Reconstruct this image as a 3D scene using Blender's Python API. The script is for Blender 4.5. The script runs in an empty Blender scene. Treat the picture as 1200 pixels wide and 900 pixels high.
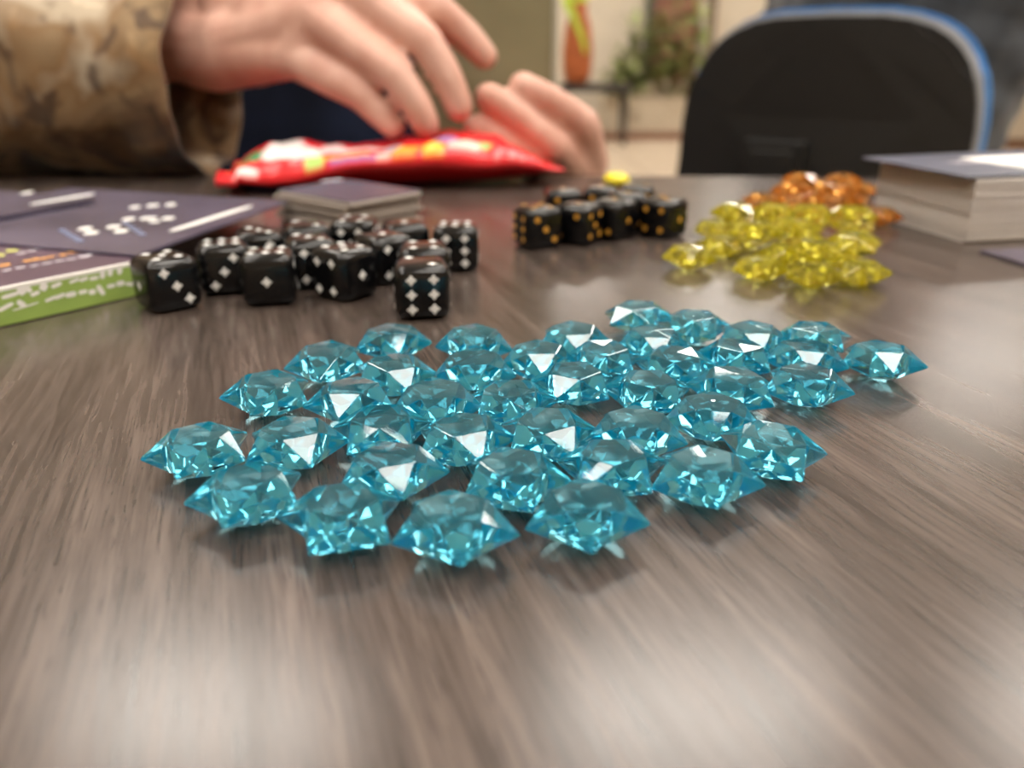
import bpy, bmesh, math, random
from mathutils import Vector, Matrix, noise

# ------------------------------------------------------------------ camera, light, exposure
S = bpy.context.scene
COL = S.collection
R = math.radians
TZ = 0.74                      # table top height (m)
HC = 0.071                     # lens height above the table
F = 924.0                      # focal length in pixels of the 1200x900 frame
TH = math.atan(385 / F)        # downward pitch
CT, ST = math.cos(TH), math.sin(TH)

cam_d = bpy.data.cameras.new('camera')
cam = bpy.data.objects.new('camera', cam_d)
COL.objects.link(cam)
cam.location = (0, 0, TZ + HC)
cam.rotation_euler = (math.pi / 2 - TH, 0, 0)
cam_d.sensor_width = 36.0
cam_d.lens = F / 1200 * 36.0
cam_d.clip_start = 0.01
cam_d.clip_end = 60
cam_d.dof.use_dof = True
cam_d.dof.focus_distance = 0.158
cam_d.dof.aperture_fstop = 10.6
S.camera = cam

w = bpy.data.worlds.new('world'); S.world = w
w.use_nodes = True
w.node_tree.nodes['Background'].inputs[0].default_value = (0.9, 0.93, 1.0, 1)
w.node_tree.nodes['Background'].inputs[1].default_value = 0.3

S.view_settings.view_transform = 'Standard'
S.view_settings.look = 'None'
S.view_settings.gamma = 1.0
S.view_settings.use_curve_mapping = False
S.view_settings.exposure = 0.0
LAMP = 19.5                    # radiance of the ceiling panels
cy = S.cycles
cy.max_bounces = 20; cy.diffuse_bounces = 4; cy.glossy_bounces = 8
cy.transmission_bounces = 18; cy.volume_bounces = 0
cy.sample_clamp_indirect = 6.0
cy.blur_glossy = 0.3
cy.use_denoising = True
cy.caustics_reflective = False; cy.caustics_refractive = False


def ray(px, py):
    x = (px - 600) / F; v = (py - 450) / F
    return Vector((x, CT - v * ST, -ST - v * CT))


def P(px, py, h=0.0):          # pixel -> point on the plane h above the table
    r = ray(px, py); t = (h - HC) / r.z
    return Vector((r.x * t, r.y * t, TZ + h))


def PD(px, py, d):             # pixel at a known depth
    return ray(px, py) * d + Vector((0, 0, TZ + HC))


# ------------------------------------------------------------------ helpers
def tag(o, label=None, cat=None, group=None, kind=None):
    if label: o['label'] = label
    if cat: o['category'] = cat
    if group: o['group'] = group
    if kind: o['kind'] = kind
    return o


def link(name, me, m=None, parent=None, smooth=False):
    o = bpy.data.objects.new(name, me)
    COL.objects.link(o)
    if m is not None and not me.materials: me.materials.append(m)
    if parent is not None: o.parent = parent
    if smooth:
        for p in me.polygons: p.use_smooth = True
    return o


def obj(name, bm, m=None, parent=None, smooth=False):
    me = bpy.data.meshes.new(name)
    bmesh.ops.recalc_face_normals(bm, faces=bm.faces[:])
    bm.to_mesh(me); bm.free()
    return link(name, me, m, parent, smooth)


def empty(name, loc=(0, 0, 0), rz=0.0):
    o = bpy.data.objects.new(name, None)
    o.empty_display_size = 0.02
    COL.objects.link(o); o.location = loc; o.rotation_euler = (0, 0, rz)
    return o


def copy_tree(o, parent=None):
    c = o.copy(); COL.objects.link(c); c.parent = parent
    for ch in [x for x in o.children]: copy_tree(ch, c)
    return c


def box(bm, c, d, rot=None, bev=0.0, seg=2):
    r = bmesh.ops.create_cube(bm, size=1.0)
    M = Matrix.Translation(Vector(c)) @ (rot.to_4x4() if rot else Matrix.Identity(4)) @ Matrix.Diagonal((d[0], d[1], d[2], 1))
    bmesh.ops.transform(bm, matrix=M, verts=r['verts'])
    if bev:
        es = list({e for v in r['verts'] for e in v.link_edges})
        bmesh.ops.bevel(bm, geom=es, offset=bev, segments=seg, affect='EDGES', profile=0.5)
    return bm


def nb(): return bmesh.new()


def ball(bm, c, r, sc=(1, 1, 1), sub=2):
    q = bmesh.ops.create_icosphere(bm, subdivisions=sub, radius=1.0)
    M = Matrix.Translation(Vector(c)) @ Matrix.Diagonal((r * sc[0], r * sc[1], r * sc[2], 1))
    bmesh.ops.transform(bm, matrix=M, verts=q['verts'])


def frustum(bm, a, ra, b, rb, n=16, caps=True):
    a = Vector(a); b = Vector(b); d = b - a
    if d.length < 1e-6: return
    q = d.to_track_quat('Z', 'Y').to_matrix().to_4x4()
    r = bmesh.ops.create_cone(bm, cap_ends=caps, segments=n, radius1=ra, radius2=rb, depth=d.length)
    bmesh.ops.transform(bm, matrix=Matrix.Translation((a + b) / 2) @ q, verts=r['verts'])


def chain(bm, pts):            # [(point, radius), ...] joined tapered capsules
    for i, (p, r) in enumerate(pts):
        ball(bm, p, r)
        if i: frustum(bm, pts[i - 1][0], pts[i - 1][1], p, r)


def remeshed(name, bm, m, parent, vox, smooth=4, disp=None):
    me = bpy.data.meshes.new(name + '_raw'); bm.to_mesh(me); bm.free()
    o = bpy.data.objects.new(name, me); COL.objects.link(o)
    md = o.modifiers.new('r', 'REMESH'); md.mode = 'VOXEL'; md.voxel_size = vox
    sm = o.modifiers.new('s', 'SMOOTH'); sm.factor = 0.5; sm.iterations = smooth
    dg = bpy.context.evaluated_depsgraph_get(); dg.update()
    new = bpy.data.meshes.new_from_object(o.evaluated_get(dg))
    o.modifiers.clear(); o.data = new; new.name = name
    bpy.data.meshes.remove(me)
    new.materials.clear(); new.materials.append(m)
    if disp:
        nr = [v.normal.copy() for v in new.vertices]
        for v, q in zip(new.vertices, nr): v.co += q * disp(v.co)
    for p in new.polygons: p.use_smooth = True
    if parent is not None: o.parent = parent
    return o


# ------------------------------------------------------------------ materials
class NT:
    def __init__(s, name):
        s.m = bpy.data.materials.new(name); s.m.use_nodes = True
        s.t = s.m.node_tree; s.b = s.t.nodes['Principled BSDF']
    def n(s, ty, **kw):
        x = s.t.nodes.new(ty)
        for k, v in kw.items():
            if k in x.inputs: x.inputs[k].default_value = v
            else: setattr(x, k, v)
        return x
    def l(s, a, b): s.t.links.new(a, b)
    def ramp(s, fac, stops, interp='LINEAR'):
        r = s.n('ShaderNodeValToRGB'); r.color_ramp.interpolation = interp
        e = r.color_ramp.elements
        while len(e) < len(stops): e.new(0.5)
        for q, (p, c) in zip(e, stops):
            q.position = p; q.color = (c[0], c[1], c[2], 1)
        s.l(fac, r.inputs['Fac']); return r


def plain(name, c, rough=0.5, spec=0.5, metal=0.0, var=0.06, scale=20.0, bump=0.0, sheen=0.0):
    k = NT(name); b = k.b
    tc = k.n('ShaderNodeTexCoord')
    nz = k.n('ShaderNodeTexNoise', Scale=scale, Detail=4.0)
    k.l(tc.outputs['Object'], nz.inputs['Vector'])
    r = k.ramp(nz.outputs['Fac'], [(0.3, [x * (1 - var) for x in c]), (0.7, [min(1, x * (1 + var)) for x in c])])
    k.l(r.outputs['Color'], b.inputs['Base Color'])
    b.inputs['Roughness'].default_value = rough
    b.inputs['Specular IOR Level'].default_value = spec
    b.inputs['Metallic'].default_value = metal
    b.inputs['Sheen Weight'].default_value = sheen
    if bump:
        bp = k.n('ShaderNodeBump', Strength=bump, Distance=0.002)
        k.l(nz.outputs['Fac'], bp.inputs['Height']); k.l(bp.outputs['Normal'], b.inputs['Normal'])
    return k.m


def table_mat():
    k = NT('dark_wood_laminate'); b = k.b
    tc = k.n('ShaderNodeTexCoord')
    rot = k.n('ShaderNodeVectorRotate', rotation_type='Z_AXIS'); rot.inputs['Angle'].default_value = R(-19)
    k.l(tc.outputs['Object'], rot.inputs['Vector'])
    def streak(sx, sy, detail, rough=0.55):
        mp = k.n('ShaderNodeMapping'); mp.inputs['Scale'].default_value = (sx, sy, 1)
        k.l(rot.outputs['Vector'], mp.inputs['Vector'])
        nz = k.n('ShaderNodeTexNoise', Scale=1.0, Detail=detail, Roughness=rough, Distortion=0.4)
        k.l(mp.outputs['Vector'], nz.inputs['Vector']); return nz
    big = streak(150, 9, 5); fine = streak(900, 48, 4); pore = streak(1700, 90, 3, 0.6)
    r1 = k.ramp(big.outputs['Fac'], [(0.28, (0.036, 0.026, 0.021)), (0.5, (0.067, 0.050, 0.042)), (0.74, (0.108, 0.083, 0.071))])
    r2 = k.ramp(fine.outputs['Fac'], [(0.32, (0.62, 0.61, 0.60)), (0.6, (1.15, 1.15, 1.15))])
    r3 = k.ramp(pore.outputs['Fac'], [(0.33, (0.42, 0.40, 0.39)), (0.43, (1, 1, 1))])
    m1 = k.n('ShaderNodeMix', data_type='RGBA', blend_type='MULTIPLY'); m1.inputs[0].default_value = 1
    k.l(r1.outputs['Color'], m1.inputs[6]); k.l(r2.outputs['Color'], m1.inputs[7])
    m2 = k.n('ShaderNodeMix', data_type='RGBA', blend_type='MULTIPLY'); m2.inputs[0].default_value = 0.8
    k.l(m1.outputs[2], m2.inputs[6]); k.l(r3.outputs['Color'], m2.inputs[7])
    k.l(m2.outputs[2], b.inputs['Base Color'])
    rr = k.n('ShaderNodeMapRange'); rr.inputs['To Min'].default_value = 0.19; rr.inputs['To Max'].default_value = 0.29
    k.l(fine.outputs['Fac'], rr.inputs['Value']); k.l(rr.outputs['Result'], b.inputs['Roughness'])
    b.inputs['Specular IOR Level'].default_value = 0.6
    bp = k.n('ShaderNodeBump', Strength=0.14, Distance=0.00008)
    k.l(pore.outputs['Fac'], bp.inputs['Height']); k.l(bp.outputs['Normal'], b.inputs['Normal'])
    return k.m


def gem_mat(name, tint, absorb, density, body, milk=0.13):
    k = NT(name); b = k.b
    b.inputs['Base Color'].default_value = (*tint, 1)
    b.inputs['Roughness'].default_value = 0.022
    b.inputs['IOR'].default_value = 1.49
    b.inputs['Transmission Weight'].default_value = 1.0
    # slightly milky dyed plastic
    tr = k.n('ShaderNodeBsdfTranslucent'); tr.inputs['Color'].default_value = (*body, 1)
    df = k.n('ShaderNodeBsdfDiffuse'); df.inputs['Color'].default_value = (*body, 1)
    ad = k.n('ShaderNodeMixShader'); ad.inputs[0].default_value = 0.4
    k.l(tr.outputs[0], ad.inputs[1]); k.l(df.outputs[0], ad.inputs[2])
    mx = k.n('ShaderNodeMixShader'); mx.inputs[0].default_value = milk
    k.l(b.outputs[0], mx.inputs[1]); k.l(ad.outputs[0], mx.inputs[2])
    out = k.t.nodes['Material Output']; k.l(mx.outputs[0], out.inputs['Surface'])
    va = k.n('ShaderNodeVolumeAbsorption'); va.inputs['Color'].default_value = (*absorb, 1); va.inputs['Density'].default_value = density
    k.l(va.outputs[0], out.inputs['Volume'])
    return k.m


def camo_mat():
    k = NT('brown_camouflage_cloth'); b = k.b
    tc = k.n('ShaderNodeTexCoord')
    mp = k.n('ShaderNodeMapping'); mp.inputs['Scale'].default_value = (11, 11, 9)
    k.l(tc.outputs['Object'], mp.inputs['Vector'])
    n1 = k.n('ShaderNodeTexNoise', Scale=1.0, Detail=3.0, Distortion=0.9); k.l(mp.outputs[0], n1.inputs['Vector'])
    mp2 = k.n('ShaderNodeMapping'); mp2.inputs['Scale'].default_value = (46, 46, 30); mp2.inputs['Location'].default_value = (3, 7, 1)
    k.l(tc.outputs['Object'], mp2.inputs['Vector'])
    n2 = k.n('ShaderNodeTexNoise', Scale=1.0, Detail=3.0, Distortion=0.6); k.l(mp2.outputs[0], n2.inputs['Vector'])
    a = k.ramp(n1.outputs['Fac'], [(0.38, (0.03, 0.022, 0.018)), (0.44, (0.12, 0.065, 0.028)), (0.50, (0.27, 0.18, 0.09)), (0.57, (0.22, 0.125, 0.05)), (0.63, (0.42, 0.34, 0.24))])
    c = k.ramp(n2.outputs['Fac'], [(0.38, (0.25, 0.2, 0.19)), (0.47, (1, 1, 1)), (0.62, (1, 1, 1)), (0.7, (1.5, 1.5, 1.55))])
    mx = k.n('ShaderNodeMix', data_type='RGBA', blend_type='MULTIPLY'); mx.inputs[0].default_value = 0.85
    k.l(a.outputs[0], mx.inputs[6]); k.l(c.outputs[0], mx.inputs[7]); k.l(mx.outputs[2], b.inputs['Base Color'])
    b.inputs['Roughness'].default_value = 0.8; b.inputs['Sheen Weight'].default_value = 0.2
    return k.m


def skin_mat():
    k = NT('skin'); b = k.b
    tc = k.n('ShaderNodeTexCoord')
    nz = k.n('ShaderNodeTexNoise', Scale=38.0, Detail=3.0); k.l(tc.outputs['Object'], nz.inputs['Vector'])
    r = k.ramp(nz.outputs['Fac'], [(0.35, (0.57, 0.30, 0.225)), (0.65, (0.70, 0.43, 0.34))])
    k.l(r.outputs[0], b.inputs['Base Color'])
    b.inputs['Roughness'].default_value = 0.5
    b.inputs['Subsurface Weight'].default_value = 0.0
    return k.m


def paint_mat(name, rough=0.4):          # print colours stored on the mesh
    k = NT(name); b = k.b
    a = k.n('ShaderNodeVertexColor', layer_name='print')
    k.l(a.outputs['Color'], b.inputs['Base Color'])
    b.inputs['Roughness'].default_value = rough
    return k.m


def lamp_mat():
    k = NT('lamp_diffuser'); b = k.b
    b.inputs['Base Color'].default_value = (0.9, 0.9, 0.9, 1)
    b.inputs['Emission Color'].default_value = (1.0, 0.94, 0.86, 1)
    b.inputs['Emission Strength'].default_value = LAMP
    return k.m


M = dict(
    table=table_mat(), camo=camo_mat(), skin=skin_mat(), lamp=lamp_mat(),
    wall=plain('cream_plaster', (0.74, 0.66, 0.54), 0.8, 0.2, scale=3),
    ceiling=plain('white_ceiling', (0.82, 0.81, 0.79), 0.9, 0.2, scale=3),
    floor=plain('beige_floor', (0.60, 0.49, 0.37), 0.45, 0.4, scale=4),
    grout=plain('floor_grout', (0.40, 0.33, 0.26), 0.8, 0.2),
    base=plain('brown_baseboard', (0.22, 0.10, 0.05), 0.5),
    door=plain('red_brown_wood', (0.30, 0.13, 0.085), 0.5, scale=6),
    doorframe=plain('dark_green_frame', (0.075, 0.095, 0.075), 0.5),
    steel=plain('grey_steel', (0.32, 0.32, 0.33), 0.35, metal=0.8),
    blue=gem_mat('blue_acrylic', (0.98, 1.0, 1.0), (0.02, 0.845, 0.995), 100, (0.0, 0.70, 1.0), 0.115),
    yellow=gem_mat('yellow_acrylic', (1.0, 1.0, 0.92), (1.0, 0.975, 0.06), 110, (1.0, 0.90, 0.06), 0.17),
    orange=gem_mat('orange_acrylic', (1.0, 0.97, 0.9), (1.0, 0.70, 0.03), 110, (1.0, 0.40, 0.03), 0.18),
    die=plain('black_die_plastic', (0.004, 0.004, 0.0045), 0.17, 0.42, scale=60),
    pipw=plain('white_pip_paint', (0.80, 0.80, 0.78), 0.5),
    pipg=plain('gold_pip_paint', (0.62, 0.30, 0.035), 0.4),
    cardedge=plain('card_stock_white', (0.62, 0.57, 0.52), 0.7, scale=60, var=0.03),
    cardedge2=plain('card_stock_grey', (0.36, 0.31, 0.27), 0.7, scale=60, var=0.05),
    carddark=plain('navy_card_print', (0.10, 0.105, 0.145), 0.3, scale=30, var=0.3),
    purple=plain('purple_card_print', (0.095, 0.082, 0.120), 0.25, scale=25, var=0.35),
    plum=plain('plum_box_print', (0.085, 0.05, 0.075), 0.35, scale=25, var=0.2),
    green=plain('green_box_print', (0.29, 0.42, 0.10), 0.4, scale=40, var=0.25),
    white=plain('white_print', (0.86, 0.85, 0.80), 0.5),
    pale=plain('pale_lilac_print', (0.60, 0.56, 0.62), 0.4),
    lightblue=plain('pale_blue_print', (0.20, 0.24, 0.38), 0.35),
    orangeprint=plain('orange_print', (0.75, 0.36, 0.09), 0.45),
    lime_print=plain('lime_print', (0.50, 0.50, 0.14), 0.45),
    olive=plain('olive_grey_card', (0.235, 0.215, 0.125), 0.7, 0.25, scale=14, var=0.15),
    oliveedge=plain('pale_olive_edge', (0.38, 0.37, 0.28), 0.6),
    candy=plain('yellow_candy_shell', (0.80, 0.68, 0.02), 0.3),
    navy=plain('navy_cotton', (0.006, 0.009, 0.022), 0.85, 0.15, var=0.5, scale=15),
    denim=plain('dark_trousers', (0.012, 0.016, 0.03), 0.85, 0.15),
    charcoal=plain('charcoal_fleece', (0.036, 0.041, 0.048), 0.85, 0.2, var=0.5, scale=16, sheen=0.3),
    hair=plain('dark_brown_hair', (0.035, 0.02, 0.012), 0.6),
    eyew=plain('eye_white', (0.8, 0.78, 0.75), 0.2), eyeb=plain('eye_iris', (0.05, 0.03, 0.02), 0.2),
    lips=plain('lip_skin', (0.42, 0.15, 0.12), 0.5),
    shoe=plain('black_shoe', (0.02, 0.02, 0.02), 0.5),
    blackplastic=plain('black_chair_plastic', (0.010, 0.0095, 0.009), 0.5, 0.3, scale=200, var=0.2, bump=0.15),
    bluefab=plain('blue_upholstery', (0.055, 0.19, 0.46), 0.8, 0.2, var=0.2, scale=60),
    piping=plain('grey_piping', (0.34, 0.35, 0.37), 0.6),
    leaf=plain('olive_green_leaf', (0.30, 0.34, 0.12), 0.55, scale=8, var=0.5),
    lime=plain('lime_green_leaf', (0.50, 0.66, 0.05), 0.5, var=0.15),
    planter=plain('cream_planter', (0.66, 0.58, 0.46), 0.6),
    plinth=plain('brown_plinth', (0.27, 0.13, 0.08), 0.6),
    petal=plain('cream_petal', (0.70, 0.62, 0.50), 0.6),
    terracotta=plain('terracotta', (0.44, 0.12, 0.035), 0.6, var=0.3),
    darkwood=plain('dark_shelf_wood', (0.035, 0.03, 0.027), 0.5),
    soil=plain('soil', (0.05, 0.035, 0.025), 0.9),
    bag=paint_mat('glossy_wrapper_print', 0.25),
)

# ------------------------------------------------------------------ room
XL, XR, YB, YF, ZC = -5.0, 6.5, -3.5, 9.6, 2.80


def struct(name, bm, m, parent=None):
    o = obj(name, bm, m, parent)
    if parent is None: o['kind'] = 'structure'
    return o


fl = struct('floor', box(nb(), ((XL + XR) / 2, (YB + YF) / 2, -0.06), (XR - XL + .4, YF - YB + .4, 0.1)), M['grout'])
tile_me = None
n = 0
TS = 0.60
for i in range(int((XR - XL) / TS)):
    for j in range(int(math.ceil((YF - 4.2) / TS))):
        x = XL + TS * (i + .5); y = 4.2 + TS * (j + .5)
        if y > YF - .3 or x < -2.0 or x > 5.0: continue
        if tile_me is None:
            t = obj('tile', box(nb(), (0, 0, 0), (TS - .008, TS - .008, 0.02), bev=0.002, seg=1), M['floor'], fl); tile_me = t.data
        else:
            t = link('tile', tile_me, None, fl)
        t.location = (x, y, -0.008)
# the rest of the floor, never seen, is one slab at the same level
box_bm = nb()
box(box_bm, ((XL + XR) / 2, (YB + 4.2) / 2, -0.008), (XR - XL, 4.2 - YB - .004, 0.02))
box(box_bm, ((XL - 2.0) / 2, (4.2 + YF) / 2, -0.008), (-2.0 - XL, YF - 4.2, 0.02))
box(box_bm, ((5.2 + XR) / 2, (4.2 + YF) / 2, -0.008), (XR - 5.2, YF - 4.2, 0.02))
obj('floor_slab', box_bm, M['floor'], fl)
struct('ceiling', box(nb(), ((XL + XR) / 2, (YB + YF) / 2, ZC + .05), (XR - XL + .4, YF - YB + .4, 0.1)), M['ceiling'])
struct('wall_back', box(nb(), ((XL + XR) / 2, YF + .05, ZC / 2), (XR - XL + .4, 0.1, ZC)), M['wall'])
struct('wall_front', box(nb(), ((XL + XR) / 2, YB - .05, ZC / 2), (XR - XL + .4, 0.1, ZC)), M['wall'])
struct('wall_left', box(nb(), (XL - .05, (YB + YF) / 2, ZC / 2), (0.1, YF - YB, ZC)), M['wall'])
struct('wall_right', box(nb(), (XR + .05, (YB + YF) / 2, ZC / 2), (0.1, YF - YB, ZC)), M['wall'])
# wall section standing forward on the right
struct('wall_projecting', box(nb(), ((4.0 + XR) / 2, (7.7 + YF) / 2, ZC / 2), (XR - 4.0, YF - 7.7, ZC)), M['wall'])
struct('baseboard_right', box(nb(), ((3.98 + XR) / 2, 7.69, 0.045), (XR - 3.98, 0.02, 0.09)), M['base'])
struct('baseboard_back', box(nb(), ((XL + 4.0) / 2, YF - .01, 0.045), (4.0 - XL, 0.02, 0.09)), M['base'])

dr = obj('door_1', box(nb(), (1.80, YF - .03, 1.02), (0.50, 0.05, 2.04), bev=.004), M['door']); dr['kind'] = 'structure'
for z in (0.55, 1.5):
    obj('door_panel', box(nb(), (1.80, YF - .06, z), (0.32, 0.02, 0.62), bev=.008), M['door'], dr)
obj('door_handle', box(nb(), (1.62, YF - .075, 1.02), (0.10, 0.03, 0.02), bev=.004), M['steel'], dr)
tr = struct('trim_1', box(nb(), (1.515, YF - .05, 1.06), (0.07, 0.10, 2.12), bev=.004), M['doorframe'])
tr = struct('trim_2', box(nb(), (2.085, YF - .05, 1.06), (0.07, 0.10, 2.12), bev=.004), M['petal'])
tr = struct('trim_3', box(nb(), (2.185, YF - .07, ZC / 2), (0.09, 0.14, ZC)), plain('taupe_pilaster', (0.25, 0.19, 0.14), 0.7))

# ceiling panels, recessed light boxes of the room, and two rows added as fill
pan = None
def panel(x, y, lx, ly, label):
    t = empty('ceiling_light', (x, y, ZC))
    bm = nb()
    for sx, sy, dx, dy in ((0, ly / 2 + .01, lx + .04, .02), (0, -ly / 2 - .01, lx + .04, .02), (lx / 2 + .01, 0, .02, ly), (-lx / 2 - .01, 0, .02, ly)):
        box(bm, (sx, sy, -.015), (dx, dy, .03))
    obj('frame', bm, M['ceiling'], t)
    obj('diffuser', box(nb(), (0, 0, -.008), (lx, ly, .012)), M['lamp'], t)
    tag(t, label, 'ceiling light', 'ceiling light panels')
for x in (-1.05, 0.62, 2.15):
    panel(x, 2.08, 0.95, 0.45, 'white ceiling light panel in the row above the table far side')
for x in (-1.05, 1.5, 3.35):
    panel(x, 5.2, 0.95, 0.45, 'white ceiling light panel in the row above the office chair')
for x in (-1.05, 0.62, 2.15):  # added overhead row, brightens the gems and their glints
    panel(x, 0.45, 0.95, 0.45, 'white ceiling panel added as fill light, in the row right above the table')
for x in (-1.05, 0.62, 2.15):  # added row behind the camera, fills the front faces and the hand
    panel(x, -1.0, 0.95, 0.45, 'white ceiling panel added as fill light, in the row behind the near table edge')
for x in (-1.05, 0.62, 2.4, 4.2):
    panel(x, 8.0, 0.95, 0.45, 'white ceiling light panel in the row beside the back wall')

# ------------------------------------------------------------------ table
tb = empty('table', (0, 0, 0))
tag(tb, 'dark grey-brown wood-grain table carrying the star gems and dice', 'table')
EA = P(0, 197); EB = P(800, 206)
d = (EB - EA).normalized()
def edge_y(x): return EA.y + (x - EA.x) * d.y / d.x
bm = nb()
X0, X1, Y0 = -0.85, 0.75, -0.30
ring = [(X0, Y0), (X1, Y0), (X1, edge_y(X1)), (X0, edge_y(X0))]
vs = [bm.verts.new((x, y, TZ)) for x, y in ring]
f = bm.faces.new(vs)
ex = bmesh.ops.extrude_face_region(bm, geom=[f])
bmesh.ops.translate(bm, vec=(0, 0, -0.028), verts=[v for v in ex['geom'] if isinstance(v, bmesh.types.BMVert)])
bmesh.ops.bevel(bm, geom=bm.edges[:], offset=0.0015, segments=2, affect='EDGES')
obj('tabletop', bm, M['table'], tb)
for x, y in ((X0 + .06, Y0 + .06), (X1 - .06, Y0 + .06), (X1 - .06, edge_y(X1) - .06), (X0 + .06, edge_y(X0) - .06)):
    obj('leg', box(nb(), (x, y, (TZ - .028) / 2 + .001), (.045, .045, TZ - .030), bev=.003), M['steel'], tb)
bm = nb()
box(bm, (-.05, Y0 + .06, TZ - .053), (1.44, .03, .05)); box(bm, (-.05, .42, TZ - .053), (1.2, .03, .05))
obj('rail', bm, M['steel'], tb)

# ------------------------------------------------------------------ star gems
SR, SN, ZT, ZB = 0.0102, 0.62, 0.0037, 0.0039


def star_mesh(name, m):
    bm = nb()
    def ringv(rt, rn, z):
        return [bm.verts.new(((rt if k % 2 == 0 else rn) * math.cos(k * math.pi / 5), (rt if k % 2 == 0 else rn) * math.sin(k * math.pi / 5), z + ZB)) for k in range(10)]
    g = 0.00022
    up = ringv(SR, SR * SN, g); dn = ringv(SR, SR * SN, -g)
    t1 = ringv(SR * .455, SR * .56, ZT)
    p1 = ringv(SR * .44, SR * .50, -ZB * .70); b1 = ringv(SR * .20, SR * .25, -ZB)
    def band(lo, hi):
        for k in range(10):
            j = (k + 1) % 10
            if k % 2 == 0: bm.faces.new((lo[k], lo[j], hi[j])); bm.faces.new((lo[k], hi[j], hi[k]))
            else: bm.faces.new((lo[k], lo[j], hi[k])); bm.faces.new((lo[j], hi[j], hi[k]))
    for k in range(10):
        j = (k + 1) % 10
        bm.faces.new((dn[k], dn[j], up[j], up[k]))
    band(up, t1); band(dn[::1], p1); band(p1, b1)
    tv = bm.verts.new((0, 0, ZT + ZB + .00028))
    for k in range(10): bm.faces.new((t1[k], t1[(k + 1) % 10], tv))
    bm.faces.new(b1[::-1])
    bmesh.ops.recalc_face_normals(bm, faces=bm.faces[:])
    bmesh.ops.bevel(bm, geom=[e for e in bm.edges], offset=0.00013, segments=1, affect='EDGES')
    me = bpy.data.meshes.new(name); bm.to_mesh(me); bm.free(); me.materials.append(m)
    return me


BLUE = [(34.7,207.9,0), (48.4,199.4,3), (-30.2,187.2,0), (-9.6,186.3,54), (15.6,188.7,61), (61.0,189.5,51), (76.8,189.2,6), (87.2,174.3,46), (35.0,185.7,54), (37.8,170.3,5), (53.7,176.1,15), (69.6,175.7,43), (-43.3,173.2,55), (6.3,174.5,58), (21.7,174.5,19), (-8.5,168.2,54), (-26.8,165.0,10), (64.4,159.4,48), (-52.0,154.6,49), (47.8,157.1,22), (29.2,155.4,17), (13.8,160.3,25), (-0.0,149.5,11), (-16.0,149.7,66), (-33.3,150.7,49), (39.9,142.7,42), (23.7,135.7,48), (6.8,134.8,9), (-9.1,132.7,5), (-25.0,136.6,24), (-40.6,131.2,12), (-57.1,128.4,52), (47.3,128.4,69), (-20.8,120.1,1), (0.1,117.9,0), (17.6,121.6,16), (33.1,118.7,54), (-43.2,112.5,49), (-26.7,105.6,37), (-9.0,102.9,64), (11.8,106.5,54)]
YELLOW = [(63.2,279.0,46), (83.7,262.2,54), (98.8,253.9,53), (116.2,256.3,64), (79.8,296.8,12), (98.8,281.6,12), (115.2,279.0,64), (132.8,304.1,54), (84.6,328.3,54), (95.1,311.9,2), (113.2,310.3,64), (112.3,343.1,50), (128.7,342.0,69), (145.9,336.2,11), (97.0,343.1,13)]
ORANGE = [(117.1,372.8,54), (134.1,367.2,8), (150.2,362.1,58), (165.9,357.6,44), (138.8,409.0,16), (152.5,401.7,52), (168.1,399.3,2), (153.5,437.5,54), (170.8,437.6,13), (186.3,431.5,63), (124.5,397.5,20)]
rnd = random.Random(4)


def place_stars(lst, me, label, group, tilts=None, z=0.0, own=None):
    for i, (x, y, a) in enumerate(lst):
        o = link('star_gem', me)
        ti = (tilts or {}).get(i, (rnd.uniform(-2.6, 2.6), rnd.uniform(-2.6, 2.6)))
        o.rotation_mode = 'XYZ'
        o.rotation_euler = (R(ti[0]), R(ti[1]), R(a))
        lift = SR * .39 * (abs(math.sin(R(ti[0]))) + abs(math.sin(R(ti[1])))) * .9
        o.location = (x / 1000, y / 1000, TZ + 0.00002 + lift + z)
        tag(o, (own or {}).get(i, label), 'gem', group)


sb = star_mesh('blue_star', M['blue'])
place_stars(BLUE, sb, 'sky-blue faceted plastic star gem hemmed in by other blue stars inside the spread', 'blue star gems spread on the table', own={
    7: 'sky-blue star gem lying by itself outside the blue spread, towards the tall deck',
    6: 'sky-blue star gem on the spread rim between the lone outlying star and the yellow heap',
    5: 'sky-blue star gem on the spread rim facing the middle of the yellow heap',
    1: 'sky-blue star gem next to the blue star that lies closest to the gold-pipped dice',
    0: 'sky-blue star gem closest to the gold-pipped dice, jutting out of the spread',
    4: 'sky-blue star gem on the spread rim facing the first gold-pipped die',
    3: 'sky-blue star gem second closest to the foremost white-pipped die showing six',
    2: 'sky-blue star gem closest to the foremost white-pipped die showing six',
    12: 'sky-blue star gem on the spread rim facing the die turned on its corner',
    18: 'sky-blue star gem on the spread rim closest to the green-sided box',
    31: 'sky-blue star gem on the spread rim second closest to the green-sided box',
    37: 'sky-blue star gem starting the outer row along the empty table, green-box end',
    38: 'sky-blue star gem second in the outer row along the empty table from the green-box end',
    39: 'sky-blue star gem third in the outer row along the empty table from the green-box end',
    40: 'sky-blue star gem fourth in the outer row along the empty table from the green-box end',
    36: 'sky-blue star gem fifth in the outer row along the empty table from the green-box end',
    32: 'sky-blue star gem sixth and last in the outer row from the green-box end',
    17: 'sky-blue star gem on the spread rim between the outer row and the lone outlying star'})
sy = star_mesh('yellow_star', M['yellow'])
place_stars(YELLOW, sy, 'translucent yellow faceted plastic star gem lying on the table in the yellow heap', 'yellow star gems in a heap', own={0: 'yellow star gem poking out of its heap towards the gold-pipped dice'})
so = star_mesh('orange_star', M['orange'])
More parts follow.
